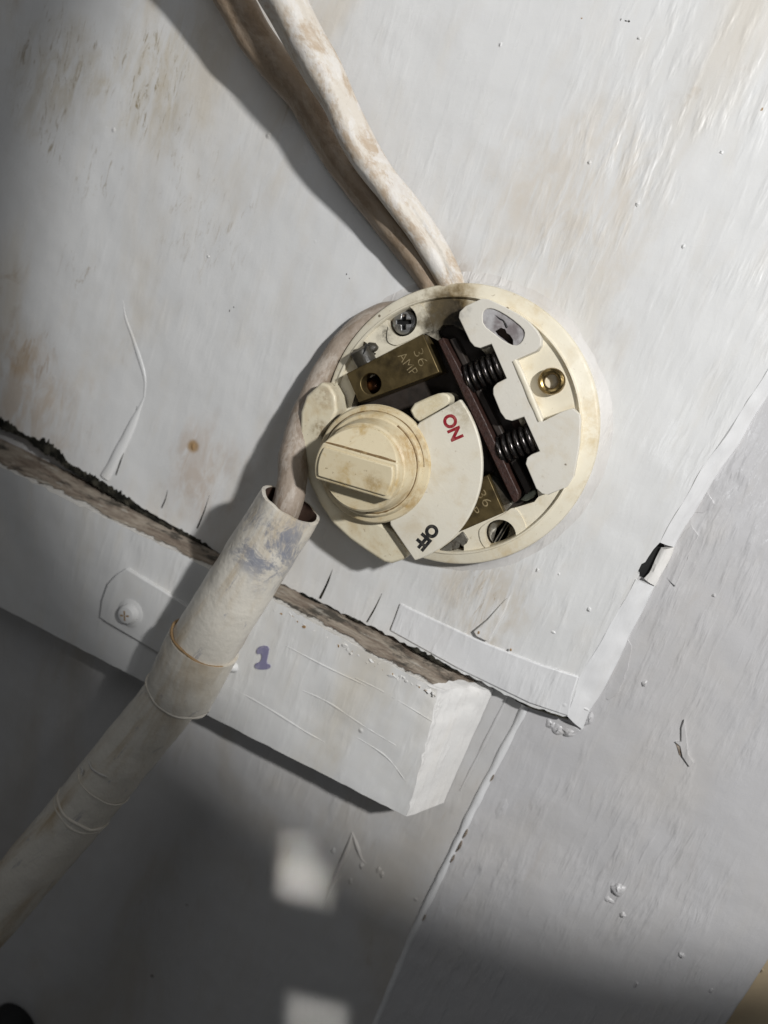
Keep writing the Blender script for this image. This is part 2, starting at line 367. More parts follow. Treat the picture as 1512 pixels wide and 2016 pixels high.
def tube(name, pts, rad, mat, parent=None, n=20, sub=8, lump=0, lsc=60, flat=1.0, caps=True, smooth=60, lobes=(0, 0)):
    """pts world vectors, rad list in mm; flat<1 squashes it towards the wall"""
    if sub > 1:
        ev = spline([Vector((p.x, p.y, p.z)) for p in pts], sub); rr = spline([Vector((r, 0, 0)) for r in rad], sub); rr = [r.x for r in rr]
    else: ev, rr = pts, rad
    vs, fs, uvs = [], [], []; ln = 0; m = len(ev)
    for k, p in enumerate(ev):
        t = (ev[min(k+1, m-1)]-ev[max(k-1, 0)]).normalized()
        out = Vector((0, -1, 0)); b = t.cross(out)
        if b.length < .05: out = Vector((1, 0, 0)); b = t.cross(out)
        b.normalize(); nn = b.cross(t)
        if k: ln += (p-ev[k-1]).length/S
        for i in range(n):
            a = 2*math.pi*i/n
            d = b*math.cos(a)+nn*math.sin(a)*flat
            r = rr[k]*S*(1+lobes[1]*abs(math.cos(lobes[0]*.5*(a+.012*k)))-lobes[1]*.5)
            q = p+d*r
            if lump: q += d*S*lump*noise.noise(q*lsc*10)
            vs.append(q); uvs.append((ln, i/n*8))
    for k in range(m-1):
        for i in range(n):
            j = (i+1) % n; fs.append((k*n+i, k*n+j, (k+1)*n+j, (k+1)*n+i))
    if caps: fs += [tuple(range(n-1, -1, -1)), tuple(range((m-1)*n, m*n))]
    me = bpy.data.meshes.new(name); me.from_pydata(vs, [], fs)
    uvl = me.uv_layers.new(name='UVMap')
    for poly in me.polygons:
        wrap = any(uvs[v][1] > 6 for v in poly.vertices) and any(uvs[v][1] < .1 for v in poly.vertices)
        for li in poly.loop_indices:
            a, b = uvs[me.loops[li].vertex_index]; uvl.data[li].uv = (a, b+8 if wrap and b < .1 else b)
    bm = bmesh.new(); bm.from_mesh(me); bmesh.ops.recalc_face_normals(bm, faces=bm.faces[:]); bm.to_mesh(me); bm.free()
    return finish(name, me, mat, parent, smooth)
def blob(name, p, w, ru, rv, h, mat, parent, seed=0):
    u, v = L(p, w); vs, fs = [], []; n, m = 14, 5
    for k in range(m+1):
        e = (math.pi/2)*k/m
        for i in range(n):
            a = 2*math.pi*i/n; j = 1+.55*noise.noise(Vector((math.cos(a)*1.5, math.sin(a)*1.5, seed)))+.2*noise.noise(Vector((math.cos(a)*4, math.sin(a)*4, seed)))
            vs.append(W3(u+ru*math.cos(e)*math.cos(a)*j, v+rv*math.cos(e)*math.sin(a)*j, w-.3+(h+.3)*(math.sin(e)**1.6)*(.8+.4*noise.noise(Vector((math.cos(a)*2, e*2, seed))))))
    for k in range(m):
        for i in range(n):
            j = (i+1) % n; fs.append((k*n+i, k*n+j, (k+1)*n+j, (k+1)*n+i))
    me = bpy.data.meshes.new(name); me.from_pydata(vs, [], fs)
    return finish(name, me, mat, parent, 60)
def word(name, text, centre, direction, length, height, w, mat, parent, depth=.12, bold=0.0):
    cu = bpy.data.curves.new(name, 'FONT'); cu.body = text; cu.size = 1; cu.extrude = .02; cu.offset = bold; cu.align_x = 'CENTER'
    to = bpy.data.objects.new(name, cu); col.objects.link(to); bpy.context.view_layer.update()
    me = bpy.data.meshes.new_from_object(to.evaluated_get(bpy.context.evaluated_depsgraph_get())); bpy.data.objects.remove(to)
    xs = [v.co.x for v in me.vertices]; ys = [v.co.y for v in me.vertices]
    x0, x1, y0, y1 = min(xs), max(xs), min(ys), max(ys)
    d = Vector(direction).normalized(); e = Vector((-d.y, d.x))
    for v in me.vertices:
        a = ((v.co.x-x0)/(x1-x0)-.5)*length; b = ((v.co.y-y0)/(y1-y0)-.5)*height
        v.co = W3(centre[0]+d.x*a+e.x*b, centre[1]+d.y*a+e.y*b, w+(depth if v.co.z > 0 else -.1))
    me.update()
    return finish(name, me, mat, parent, 30)
def PL(pts, w): return [L(p, w) for p in pts]
def crop(ox, oy, s): return lambda *pts: [(ox+x/s, oy+y/s) for x, y in pts]
C1, C2, C3, C4, C5 = crop(560, 530, 2.291), crop(640, 560, 5.04), crop(860, 560, 4.447), crop(580, 760, 3.979), crop(840, 780, 4.2)
D3, D4, D5, D6, D7 = crop(0, 780, 2.3625), crop(380, 1060, 2.2235), crop(900, 960, 2.47), crop(0, 1300, 1.989), crop(700, 1360, 1.862)

# ------------------------------------------------------------------ the setting: painted wall, board over it
def jag(pts, step, amp, seed=0, sc=.35):
    """adds points along an open line and roughens it"""
    out = []
    for a, b in zip(pts[:-1], pts[1:]):
        n = max(1, int(math.hypot(b[0]-a[0], b[1]-a[1])/step))
        for i in range(n):
            t = i/n; x, y = a[0]+(b[0]-a[0])*t, a[1]+(b[1]-a[1])*t
            k = amp*(noise.noise(Vector((x*sc, y*sc, seed)))+.5*noise.noise(Vector((x*sc*3, y*sc*3, seed+5))))
            nx, ny = -(b[1]-a[1]), b[0]-a[0]; l = math.hypot(nx, ny)
            out.append((x+nx/l*k, y+ny/l*k))
    out.append(pts[-1]); return out
BW, LW = 5.0, 0.0
# upper board: lower edge crumbles above the batten
be = PL([(-300, 655), (0, 826), (200, 952), (420, 1082), (560, 1152), (745, 1240), (900, 1320), (1042, 1389), (1108, 1411)], BW)
CH1 = [(1117, 1410), (1131, 1369), (1142, 1331), (1179, 1268), (1224, 1191), (1253, 1141)]
CH2 = [(1299, 1068), (1360, 960), (1440, 838), (1512, 728), (1640, 528)]
re = PL(CH1+CH2, BW)
outer = jag(be, 1.6, .9, 2)+jag(re, 3, .35, 4)[:-1]+[(re[-1][0], 330), (-430, 330)]
hole = PL(D5((996, 256), (955, 300), (928, 340), (915, 362), (896, 372), (874, 418), (905, 434), (930, 420), (928, 395), (955, 350), (985, 310)), BW)
board = plate('wall_upper_board', outer, -2.0, BW, 'board', holes=[hole], bevel=.5)
tag(board, kind='structure')
# wall below, in two sheets with a paint-filled joint between them
jt = PL([(1085, 1270), (1034, 1392), (990, 1480), (938, 1580), (890, 1680), (815, 1835), (742, 2010), (660, 2200)], LW)
edge = PL([(1900, 1290), (1512, 1893), (1432, 2016), (1330, 2175)], LW)
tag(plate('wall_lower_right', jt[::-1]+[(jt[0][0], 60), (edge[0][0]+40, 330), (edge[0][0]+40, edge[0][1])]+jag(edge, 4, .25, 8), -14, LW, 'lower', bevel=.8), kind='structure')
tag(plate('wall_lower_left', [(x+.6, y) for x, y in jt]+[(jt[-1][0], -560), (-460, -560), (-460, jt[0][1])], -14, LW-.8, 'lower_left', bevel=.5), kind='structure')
tag(plate('wall_beyond', [(-460, -700), (700, -700), (700, 330), (-460, 330)], -22, -16, 'beyond', bevel=0), kind='structure')
wl = bpy.data.objects['wall_lower_left']; wr = bpy.data.objects['wall_lower_right']
tube('joint_bead', [W3(x, y, LW-.9) for x, y in jt], [1.6, 1.5, 1.6, 1.7, 1.6, 1.5, 1.5, 1.4], 'tape', wr, 12, 10, .5, 12, .9)
strip = jt[:4]
tube('joint_bead', [W3(x-7.5, y+1, LW-.8) for x, y in jt[1:4]], [.5, .8, .4], 'lower_left', wl, 10, 8, .3, 12, .7)
for q, s_ in [((969, 1533), .8), ((916, 1643), 1.1), ((904, 1668), 1.4), ((891, 1692), 1.0), ((835, 1808), .8)]:
    u, v = L(q, LW+.6); plate('chip_hole', smooth_poly([(u-.45*s_, v-2.4*s_), (u+.1*s_, v-1.2*s_), (u+.5*s_, v+.2*s_), (u+.25*s_, v+2.0*s_), (u-.3*s_, v+2.3*s_)]), LW, LW+.75, 'bare', wr, bevel=.1)
# painted-over tape along the board's edges
lt = PL(D4((905, 285), (960, 312), (1240, 442)), BW+.9)+PL(D5((200, 782), (400, 860), (590, 920)), BW+.9)
lb = PL([(1119, 1411), (1042, 1385), (900, 1316), (767, 1242)], BW+.9)
tag(plate('tape_strip', lt+PL([(1126, 1372)], BW+.9)+lb, BW-.5, lambda u, v: BW+.75+.3*noise.noise(Vector((u*.12, v*.12, 3))), 'tape', board, bevel=.5, seg=3), 'painted-over tape along the lower edge of the board')
def ribbon(name, left, right, wa, wb, mat, parent, seed=0, n=80, m=8, amp=.55):
    """a sloping strip of thick paint from one line of photo points (height wa) to another (height wb)"""
    A = spline([P3(q, wa) for q in left], 12); B = spline([P3(q, wb) for q in right], 12)
    at_ = lambda Q, t: Q[min(len(Q)-1, int(t*(len(Q)-1)))].lerp(Q[min(len(Q)-1, int(t*(len(Q)-1))+1)], t*(len(Q)-1)-int(t*(len(Q)-1)))
    vs, fs = [], []
    for i in range(n+1):
        a, b = at_(A, i/n), at_(B, i/n)
        for j in range(m+3):
            f = min(1, max(0, (j-1)/m)); q = a.lerp(b, f)
            q = q+Vector((0, -1, 0))*S*(amp*noise.noise(q*160+Vector((seed, 0, 0)))+.7*math.sin(math.pi*f)+(.12 if f == 0 and j > 0 else .5 if f == 1 and j < m+2 else 0))
            q = q+Vector((1, 0, .3))*S*amp*1.2*noise.noise(q*90+Vector((0, seed, 5)))
            if j == 0: q = q+Vector((-1.0, .9, .15))*S
            if j == m+2: q = q+Vector((.6, 2.2, 0))*S
            vs.append(q)
    k = m+3
    for i in range(n):
        for j in range(k-1): fs.append((i*k+j, i*k+j+1, (i+1)*k+j+1, (i+1)*k+j))
    fs += [tuple(range(k)), tuple(n*k+j for j in range(k-1, -1, -1))]
    me = bpy.data.meshes.new(name); me.from_pydata(vs, [], fs)
    bm = bmesh.new(); bm.from_mesh(me); bmesh.ops.recalc_face_normals(bm, faces=bm.faces[:]); bm.to_mesh(me); bm.free()
    return finish(name, me, mat, parent, 50)
ribbon('painted_edge', CH1, [(1146, 1436), (1168, 1388), (1174, 1378), (1208, 1316), (1237, 1258), (1289, 1155)], BW, LW+1.0, 'tape', board, 1)
ribbon('painted_edge', CH2, [(1326, 1077), (1392, 965), (1466, 850), (1520, 764), (1662, 540)], BW, LW+1.0, 'tape', board, 2)
plate('hole_shade', PL(D5((1000, 250), (940, 300), (860, 420), (910, 440), (950, 420), (1010, 300)), 1), LW+.05, LW+.4, 'black', board, bevel=0)  # black plate painted as the shade inside the torn hole
ribbon('torn_edge', D5((925, 452), (952, 420), (975, 362), (1006, 300)), D5((962, 476), (988, 420), (1028, 345), (1050, 288)), BW-2.6, LW+.8, 'chalk', board, 3, 24, 5, .5)
s2r = None
for k, seg in enumerate([((605, 1010), (650, 1035)), ((590, 1060), (640, 1085)), ((600, 940), (640, 930)), ((560, 1085), (600, 1105))]):
    a, b = D5(*seg); tube('paint_crease', [P3(a, BW-1.2), P3(((a[0]+b[0])/2+2, (a[1]+b[1])/2), BW-2.2), P3(b, BW-3.2)], [.2, .6, .25], 'tape', board, 8, 6, .15, 20, .8)
# lifting flakes of paint right of the tape
for pts, h in [(D5((1140, 182), (1172, 232), (1125, 340), (1062, 482), (1000, 425), (1052, 300), (1110, 205)), 1.0), (D5((832, 738), (852, 772), (832, 870), (785, 1000), (735, 1035), (700, 1012), (765, 880)), 1.0),
               (D5((1215, 20), (1252, 80), (1195, 126), (1150, 122)), .8), (D5((455, 1118), (560, 1155), (600, 1180), (540, 1210), (490, 1190), (445, 1170)), 1.6)]:
    uu = [L(q, LW)[0] for q in pts]; u0, u9 = min(uu), max(uu)
    plate('paint_flake', jag(PL(pts+pts[:1], LW+h*.5), 1.2, .35, 6)[:-1], LW-.4, lambda u, v: LW+.05+h*.75*((u-u0)/(u9-u0))**2+.3*noise.noise(Vector((u*.3, v*.3, 2))), 'lower', wr, bevel=.3)
plate('paint_chip', PL(D5((1105, 1130), (1118, 1230), (1125, 1300), (1152, 1340), (1130, 1362), (1095, 1310), (1085, 1262), (1060, 1240), (1090, 1238), (1090, 1170)), LW+1), LW-.2, lambda u, v: LW+.5+1.1*abs(noise.noise(Vector((u*.9, v*.9, 1)))), 'lower', wr, bevel=.2)
plate('paint_chip', PL(D5((1060, 1238), (1084, 1262), (1094, 1312), (1080, 1300), (1070, 1265)), LW+.3), LW-.2, LW+.2, 'bare', wr, bevel=.05)
for k, (q, a, b, h) in enumerate([((1269, 1346), 1.2, 1.4, 1.0), ((1217, 1752), 2.8, 3.0, 2.2), ((1226, 1802), 1.4, 1.4, .9), ((1342, 1880), 1.6, 1.3, 1.0), ((1405, 1172), .8, 1, .6), ((1098, 1436), 3.2, 2.4, 1.4), ((1120, 1440), 3.6, 2.2, 1.8), ((1085, 1425), 2.2, 2.4, 1.0), ((1160, 1415), 1.6, 3.2, 1.6), ((1198, 1772), 2.2, 1.5, .6), ((1400, 1950), 1.0, 1.2, .6), ((1252, 1938), .8, 2.4, .6), ((988, 1590), 2.4, 6.5, .45)]):
    blob('paint_nib', q, LW, a, b, h, 'lower', wr, k)
for k, (q, a, b, h) in enumerate([((1160, 1200), 1.0, 1.2, .9), ((1058, 1122), .9, .9, .6), ((1100, 1130), .7, .6, .4), ((1255, 402), .9, .8, .7), ((1160, 320), .8, .8, .6), ((1345, 485), .8, .9, .6), ((1258, 76), .9, .6, .5), ((985, 88), .8, .8, .5), ((1090, 1245), 1.2, .8, .5), ((640, 240), 1, 1, .5), ((410, 505), .9, .9, .5), ((1420, 300), .9, .7, .5)]):
    blob('paint_nib', q, BW, a, b, h, 'board', board, k+20)
for k, q in enumerate([(1145, 36), (1232, 41), (1238, 42), (1222, 38), (682, 540), (688, 548), (452, 612), (460, 605), (1500, 215)]):
    blob('dirt_spot', q, BW, .4+.5*random.random(), .4+.4*random.random(), .2, 'rust' if k in (0, 8) else 'mould_shade', board, k+50)
tube('paint_crease', [P3(q, LW-.8) for q in [(694, 1638), (684, 1672), (664, 1718), (633, 1788)]], [.3, 1.1, 1.1, .4], 'lower_left', wl, 10, 8, .3, 15, 1.0)
tube('paint_crease', [P3(q, LW-.8) for q in [(694, 1640), (704, 1668), (712, 1690), (722, 1700)]], [.3, .9, .6, .2], 'lower_left', wl, 10, 8, .3, 15, .9)
for k, q in enumerate([(655, 1675), (712, 1705), (745, 1712), (752, 1722), (690, 1735)]): blob('paint_nib', q, LW-.8, 1.2, 2.0, .7, 'lower_left', wl, k+80)
# ridges, cracks and a split plug in the board
tube('paint_ridge', [P3(q, BW) for q in [(284, 782), (262, 832), (236, 886), (207, 940)]], [.4, 1.5, 2.2, 2.5], 'board', board, 12, 8, .5, 10, .45)
tube('paint_ridge', [P3(q, BW) for q in [(242, 590), (247, 625), (262, 668), (284, 740), (284, 782)]], [.2, .6, .8, .7, .4], 'board', board, 10, 8, .4, 10, .35)
for a, b, r_ in [((330, 965), (318, 1000), .22), ((412, 975), (388, 1040), .28), ((752, 1168), (722, 1225), .25), ((655, 1120), (630, 1178), .4), ((270, 800), (228, 935), .25), ((786, 1190), (770, 1240), .5)]:
    tube('crack', [P3(a, BW), P3(((a[0]+b[0])/2+1.5, (a[1]+b[1])/2), BW+.05), P3(b, BW+.02)], [.06, r_, r_*1.3], 'mould_shade', board, 8, 6, .1, 40, .5)
sp = PL(D5((262, 520), (225, 552), (150, 640), (80, 698), (95, 722), (150, 747), (195, 670), (235, 590)), BW+1)
v1, v0 = max(p[1] for p in sp), min(p[1] for p in sp)
plate('split_plug', sp, BW-.5, lambda u, v: BW+.1+1.7*(v1-v)/(v1-v0), 'board', board, bevel=.4)
blob('nail_hole', (380, 878), BW, 1.5, 2.0, .35, 'rust', board, 3)
for q, a in [((942, 1246), .8), ((1005, 1280), .5)]: blob('dirt_spot', q, BW+1.6, a, a, .4, 'rust', board, 5)
# black mould and dirt packed into the gap above the batten, then a painted shade line
def grime_shade_band(line, width, seed, w, mat, parent, thr=-.1):
    """ragged patches along a line of photo points; each patch is one piece of dirt or painted shade"""
    pts = jag(PL(line, w), .7, .0); run = []; runs = []
    for i, (x, y) in enumerate(pts):
        k = noise.noise(Vector((i*.045, seed, 0)))
        if k > thr: run.append((i, x, y, k-thr))
        elif run: runs.append(run); run = []
    if run: runs.append(run)
    for r in runs:
        if len(r) < 6: continue
        up, lo = [], []
        for n_, (i, x, y, k) in enumerate(r):
            e = min(1, n_/4, (len(r)-1-n_)/4); a = width*e*(.25+k)*(.55+.9*abs(noise.noise(Vector((i*.35, seed, 3)))))
            up.append((x, y+a*(.9+.9*noise.noise(Vector((i*.6, seed, 5)))))); lo.append((x, y-a*.8-.25))
        plate('mould_shade_patch', lo+up[::-1], BW-1.5, lambda u, v: w+.25+.3*noise.noise(Vector((u*1.2, v*1.2, seed))), mat, parent, bevel=.08)
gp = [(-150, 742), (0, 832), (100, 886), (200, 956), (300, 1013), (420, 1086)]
grime_shade_band(gp, 4.2, 2.3, BW, 'mould_shade', board, -.22)
grime_shade_band([(x, y+7) for x, y in gp], 2.4, 9.1, BW-.1, 'mould_shade', board, .0)
grime_shade_band([(560, 1153), (745, 1241), (900, 1321)], 1.5, 4.4, BW, 'mould_shade', board, -.1)
grime_shade_band([(900, 1321), (1042, 1391), (1119, 1415)], .7, 6.4, BW, 'mould_shade', board, -.3)  # black strip put in as the shadow line under the board's edge

# ------------------------------------------------------------------ batten
def batten():
    F = PL([(-330, 738), (0, 920), (530, 1186), (862, 1371)], 20)
    B = PL([(-330, 1025), (0, 1197), (450, 1428), (800, 1610)], 20)
    ft = [(-260, -89.5), (-180, -89.5), (-46, -89.8), (27.3, -93.6)]; fb = [(-260, -149), (-164, -150), (-60, -148.5), (34, -146.3)]
    def lerp(T, s):
        n = len(T)-1; x = s*n; k = min(n-1, int(x)); f = x-k; return (T[k][0]*(1-f)+T[k+1][0]*f, T[k][1]*(1-f)+T[k+1][1]*f)
    bt = [(-260, -86.5), (-180, -86.5), (-46, -88.6), (44.5, -92.6)]; bb = [(-260, -149), (-164, -150), (-60, -148.5), (44.2, -146.6)]
    NX, NV, NW = 130, 26, 10; vs, fs, ms = [], [], []; idx = {}
    def put(u, v, w, key):
        k = key
        if k in idx: return idx[k]
        q = Vector((u, v, w)); e = 0
        d = .28*noise.noise(q*.09)+.2*noise.noise(q*.35)
        top = key[0] == 'x' and False
        edge = max(0, 1-abs(u-30)/8)*max(0, (w-6)/14)
        tope = max(0, 1-(-89-v)/4.0)*max(0, (w-12)/8)
        wx = edge*1.2*noise.noise(q*.5+Vector((3, 1, 2)))+d; vx = tope*1.1*noise.noise(q*.45)+.3*noise.noise(q*.2); wd = d-tope*.8*abs(noise.noise(q*.4))-edge*1.0*abs(noise.noise(q*.55))
        if v > -108 and u > 18 and w > 4:      # the knocked corner
            kk = (v+108)/14*max(0, min(1, (u-18)/10)); wd -= 2.6*kk*(.6+noise.noise(q*.4)); wx -= 1.6*kk*(.5+noise.noise(q*.5))
        idx[k] = len(vs); vs.append(W3(u+wx, v+vx, w+wd)); return idx[k]
    def front(i, j):
        a = lerp(ft, i/NX); b = lerp(fb, i/NX); f = j/NV; return put(a[0]*(1-f)+b[0]*f, a[1]*(1-f)+b[1]*f, 20, ('f', i, j))
    def back(i, j):
        a = lerp(bt, i/NX); b = lerp(bb, i/NX); f = j/NV; return (a[0]*(1-f)+b[0]*f, a[1]*(1-f)+b[1]*f)
    def side(i, j, k):
        if k == 0: return front(i, j)
        a = lerp(ft, i/NX); b = lerp(fb, i/NX); f = j/NV; p = (a[0]*(1-f)+b[0]*f, a[1]*(1-f)+b[1]*f); q = back(i, j); g = k/NW
        return put(p[0]*(1-g)+q[0]*g, p[1]*(1-g)+q[1]*g, 20-20.5*g, ('s', i, j, k))
    for i in range(NX):
        for j in range(NV): fs.append((front(i, j), front(i, j+1), front(i+1, j+1), front(i+1, j))); ms.append(0)
        for k in range(NW):
            fs.append((side(i, 0, k), side(i+1, 0, k), side(i+1, 0, k+1), side(i, 0, k+1))); ms.append(2 if i >= NX-3 else 1)
            fs.append((side(i, NV, k), side(i, NV, k+1), side(i+1, NV, k+1), side(i+1, NV, k))); ms.append(0)
    for j in range(NV):
        for k in range(NW): fs.append((side(NX, j, k), side(NX, j, k+1), side(NX, j+1, k+1), side(NX, j+1, k))); ms.append(2)
    for f_, (i_, j_) in enumerate([(i, j) for i in range(NX) for j in range(0)]): pass
    me = bpy.data.meshes.new('batten'); me.from_pydata(vs, [], fs)
    for p, m in zip(me.polygons, ms): p.material_index = m
    return finish('timber_batten', me, ['batten', 'bare', 'chalk'], None, 50)
bat = batten()
tag(bat, 'white painted timber batten with bare brown upper edge and chipped right end', 'batten')
u1 = PL([(506, 1277), (516, 1270), (531, 1273), (528, 1290), (524, 1306), (534, 1309), (531, 1317), (514, 1318), (502, 1315), (503, 1306), (515, 1302), (517, 1286), (506, 1288)], 20)
tag(plate('pen_number', smooth_poly(u1), 19.6, 20.42, 'pen', bat, bevel=0), 'handwritten blue number one')
for pts in [[(560, 1345), (640, 1380), (720, 1432), (800, 1480)], [(430, 1340), (520, 1390), (600, 1440), (640, 1462)], [(700, 1335), (760, 1365), (850, 1420)], [(560, 1270), (640, 1312), (720, 1350)], [(700, 1450), (760, 1490), (800, 1540)]]:
    n_ = len(pts); tube('paint_run', [P3(q, 20.0) for q in pts], [.12]+[.40]*(n_-2)+[.12], 'batten', bat, 8, 10, .25, 20, .35)
def crumb(q, w, r, h, mat, parent):
    u, v = L(q, w); a0 = random.random()*6; n_ = random.choice((5, 6, 7))
    pts = [(u+r*random.uniform(.5, 1.3)*math.cos(a0+6.283*i/n_), v+r*.7*random.uniform(.5, 1.3)*math.sin(a0+6.283*i/n_)) for i in range(n_)]
    tx, ty = random.uniform(-.4, .4), random.uniform(-.4, .4)
    plate('paint_crumb', pts, w-.5, lambda x, y: w+h+(x-u)*tx+(y-v)*ty, mat, parent, bevel=.12)
for i in range(46):                     # broken paint along the upper front edge and the knocked corner
    t = random.random(); q = (530+(866-530)*t+random.uniform(-3, 3), 1190+(1376-1190)*t+random.uniform(-4, 7))
    crumb(q, 19.7, random.uniform(.6, 1.6), random.uniform(.15, .5), random.choice(['chalk', 'batten', 'batten', 'rust']), bat)

# ------------------------------------------------------------------ saddle on the batten
sd = thing('pipe_saddle', P3((255, 1205), 20), 'painted metal pipe saddle ear with a crosshead screw on the batten', 'pipe clip')
ear = PL(D3((585, 800), (540, 828), (498, 872), (470, 950), (460, 1030), (490, 1052), (620, 1128), (720, 1188), (800, 1230), (880, 985), (760, 905), (660, 845)), 21.6)
tag(plate('ear', ear, 19, 21.6, 'batten', sd, bevel=.6), None)
sc = L((255, 1208), 22)
lathe('screw_boss', sc, [(6.5, 21.4), (5.6, 21.9), (4.4, 22.2), (4.2, 23.6), (3.4, 24.8), (1.8, 25.3), (0.0, 25.4)], 'batten', sd, 32)
for a in (20, 110):
    d = (math.cos(R(a)), math.sin(R(a))); plate('screw_slot', [(sc[0]+d[0]*2-d[1]*.35, sc[1]+d[1]*2+d[0]*.35), (sc[0]-d[0]*2-d[1]*.35, sc[1]-d[1]*2+d[0]*.35), (sc[0]-d[0]*2+d[1]*.35, sc[1]-d[1]*2-d[0]*.35), (sc[0]+d[0]*2+d[1]*.35, sc[1]+d[1]*2-d[0]*.35)], 24.6, 25.36+(a == 110)*.03, 'rust', sd, bevel=0)
blob('ear', (452, 1310), 20, 3.0, 3.2, 4.0, 'batten', sd, 9)

# ------------------------------------------------------------------ conduit
cdt = thing('conduit_pipe', P3((160, 1590), 36), 'off-white painted conduit pipe with wider open sleeve running to lower left', 'pipe')
ax1 = [P3((573, 993), 34), P3((487, 1130), 34), P3((400, 1270), 34)]
ax2 = [P3((402, 1266), 34), P3((352, 1364), 34)]
ax3 = [P3((360, 1345), 34), P3((322, 1394), 36), P3((240, 1494), 41), P3((157, 1597), 47), P3((75, 1694), 54), P3((0, 1782), 60), P3((-110, 1912), 68)]
def open_sleeve(name, pts, ro, ri, depth, mat, parent, n=40, lump=.35):
    """a tube whose first end is open, with wall thickness"""
    A, B = pts[0], pts[-1]; t = (B-A).normalized(); out = Vector((0, -1, 0)); b = t.cross(out).normalized(); nn = b.cross(t)
    ln = (B-A).length; rows = [(depth, ri), (0.0, ri), (0.0, (ri+ro)/2), (.25*S, ro-.15)]+[(ln*i/24, ro) for i in range(1, 25)]
    vs, fs, uvs = [], [], []
    for k, (d, r) in enumerate(rows):
        for i in range(n):
            a = 2*math.pi*i/n; dd = b*math.cos(a)+nn*math.sin(a); rr = r+(1.0*(d/ln) if k > 2 else 0)
            q = A+t*d; q = q+dd*rr*S
            q += dd*S*lump*noise.noise(q*140)
            if k in (1, 2, 3): q += t*S*.9*noise.noise(Vector((math.cos(a)*2, math.sin(a)*2, 4)))
            vs.append(q); uvs.append((d/S, i/n*8))
    for k in range(len(rows)-1):
        for i in range(n):
            j = (i+1) % n; fs.append((k*n+i, (k+1)*n+i, (k+1)*n+j, k*n+j))
    me = bpy.data.meshes.new(name); me.from_pydata(vs, [], fs); uvl = me.uv_layers.new(name='UVMap')
    for poly in me.polygons:
        wrap = any(uvs[v][1] > 6 for v in poly.vertices) and any(uvs[v][1] < .1 for v in poly.vertices)
        for li in poly.loop_indices:
            a, c = uvs[me.loops[li].vertex_index]; uvl.data[li].uv = (a, c+8 if wrap and c < .1 else c)
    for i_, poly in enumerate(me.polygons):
        if i_ < n: poly.material_index = 1  # inner rows coloured dark brown for the shade inside the mouth
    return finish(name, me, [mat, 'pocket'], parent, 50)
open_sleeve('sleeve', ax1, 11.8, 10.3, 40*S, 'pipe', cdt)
tube('collar', [ax2[0], (ax2[0]+ax2[1])/2, ax2[1]], [14.0, 13.9, 13.6], 'pipe', cdt, 40, 8, .4, 14)
tube('pipe', ax3, [11.6]*7, 'pipe', cdt, 40, 10, .35, 14)
def ring(name, c, t, r, rw, mat, seed, a0=0, a1=360):
    b = t.cross(Vector((0, -1, 0))).normalized(); nn = b.cross(t); pts = []; n = 40
    for i in range(n+1):
        a = R(a0+(a1-a0)*i/n); pts.append(c+(b*math.cos(a)+nn*math.sin(a))*r*S+t*S*.9*noise.noise(Vector((math.cos(a)*1.6, math.sin(a)*1.6, seed))))
    tube(name, pts, [rw*(.6+.6*abs(noise.noise(Vector((i*.3, seed, 0))))) for i in range(n+1)], mat, cdt, 8, 1, 0, caps=False)
t1 = (ax1[-1]-ax1[0]).normalized(); t3 = (ax3[3]-ax3[2]).normalized()
ring('paint_line', ax2[0]-t1*.5*S, t1, 13.5, .7, 'rust', 1); ring('coupling_lip', ax2[1]-t1*.2*S, t1, 13.4, .8, 'pipe', 2)
c3 = P3((165, 1588), 46.5); ring('coupling_lip', c3, t3, 11.5, .9, 'pipe', 3); ring('coupling_lip', c3+t3*2.2*S, t3, 11.4, .7, 'pipe', 8); ring('paint_line', P3((205, 1540), 44), t3, 11.6, .35, 'pipe', 4)
for pts in ([(172, 1492), (180, 1512), (195, 1523), (212, 1530)], [(156, 1508), (162, 1516), (160, 1524)]):
    hs = [52.0, 53.0, 53.6, 53.8][:len(pts)]
    tube('scratch', [P3(q, h) for q, h in zip(pts, hs)], [.15, .5, .45, .15][:len(pts)], 'bare', cdt, 8, 6, .2, 30, .6)

# ------------------------------------------------------------------ cables
tube('supply_cable', [P3(q, w) for q, w in [((390, -290), 44), ((500, -95), 36), ((556, 0), 33), ((602, 85), 30), ((660, 190), 26), ((712, 300), 22), ((786, 398), 18), ((856, 498), 13.0), ((884, 548), 9.8), ((896, 575), 7.5)]], [6.5, 6.5, 6.5, 6.4, 5.6, 5.1, 4.9, 4.6, 4.4, 4.0], 'cable', None, 48, 14, .7, 7, lobes=(3, .26))
tag(bpy.data.objects['supply_cable'], 'thick cream painted cable with flaking paint entering the top of the switch', 'cable')
tube('second_cable', [P3(q, w) for q, w in [((290, -290), 33), ((405, -95), 25), ((462, 0), 22), ((512, 88), 19), ((596, 194), 15), ((654, 296), 13), ((738, 410), 11.5), ((816, 508), 9.5), ((845, 553), 8), ((850, 580), 7.5)]], [5.9, 5.9, 5.9, 5.7, 5.2, 4.9, 4.8, 4.6, 4.3, 3.8], 'cable2', None, 36, 12, .4, 12, lobes=(2, .22))
tag(bpy.data.objects['second_cable'], 'brown dirty cable lying against the wall behind the cream cable', 'cable')
tube('outgoing_cable', [P3(q, w) for q, w in [((800, 610), 7), ((750, 618), 7.5), ((692, 655), 9.0), ((640, 728), 11), ((606, 800), 15), ((580, 880), 22), ((574, 950), 30), ((560, 1010), 33), ((520, 1080), 34)]], [3.6, 3.7, 3.9, 4.2, 4.8, 5.2, 5.4, 5.4, 5.4], 'tail', None, 24, 12, .5, 14)
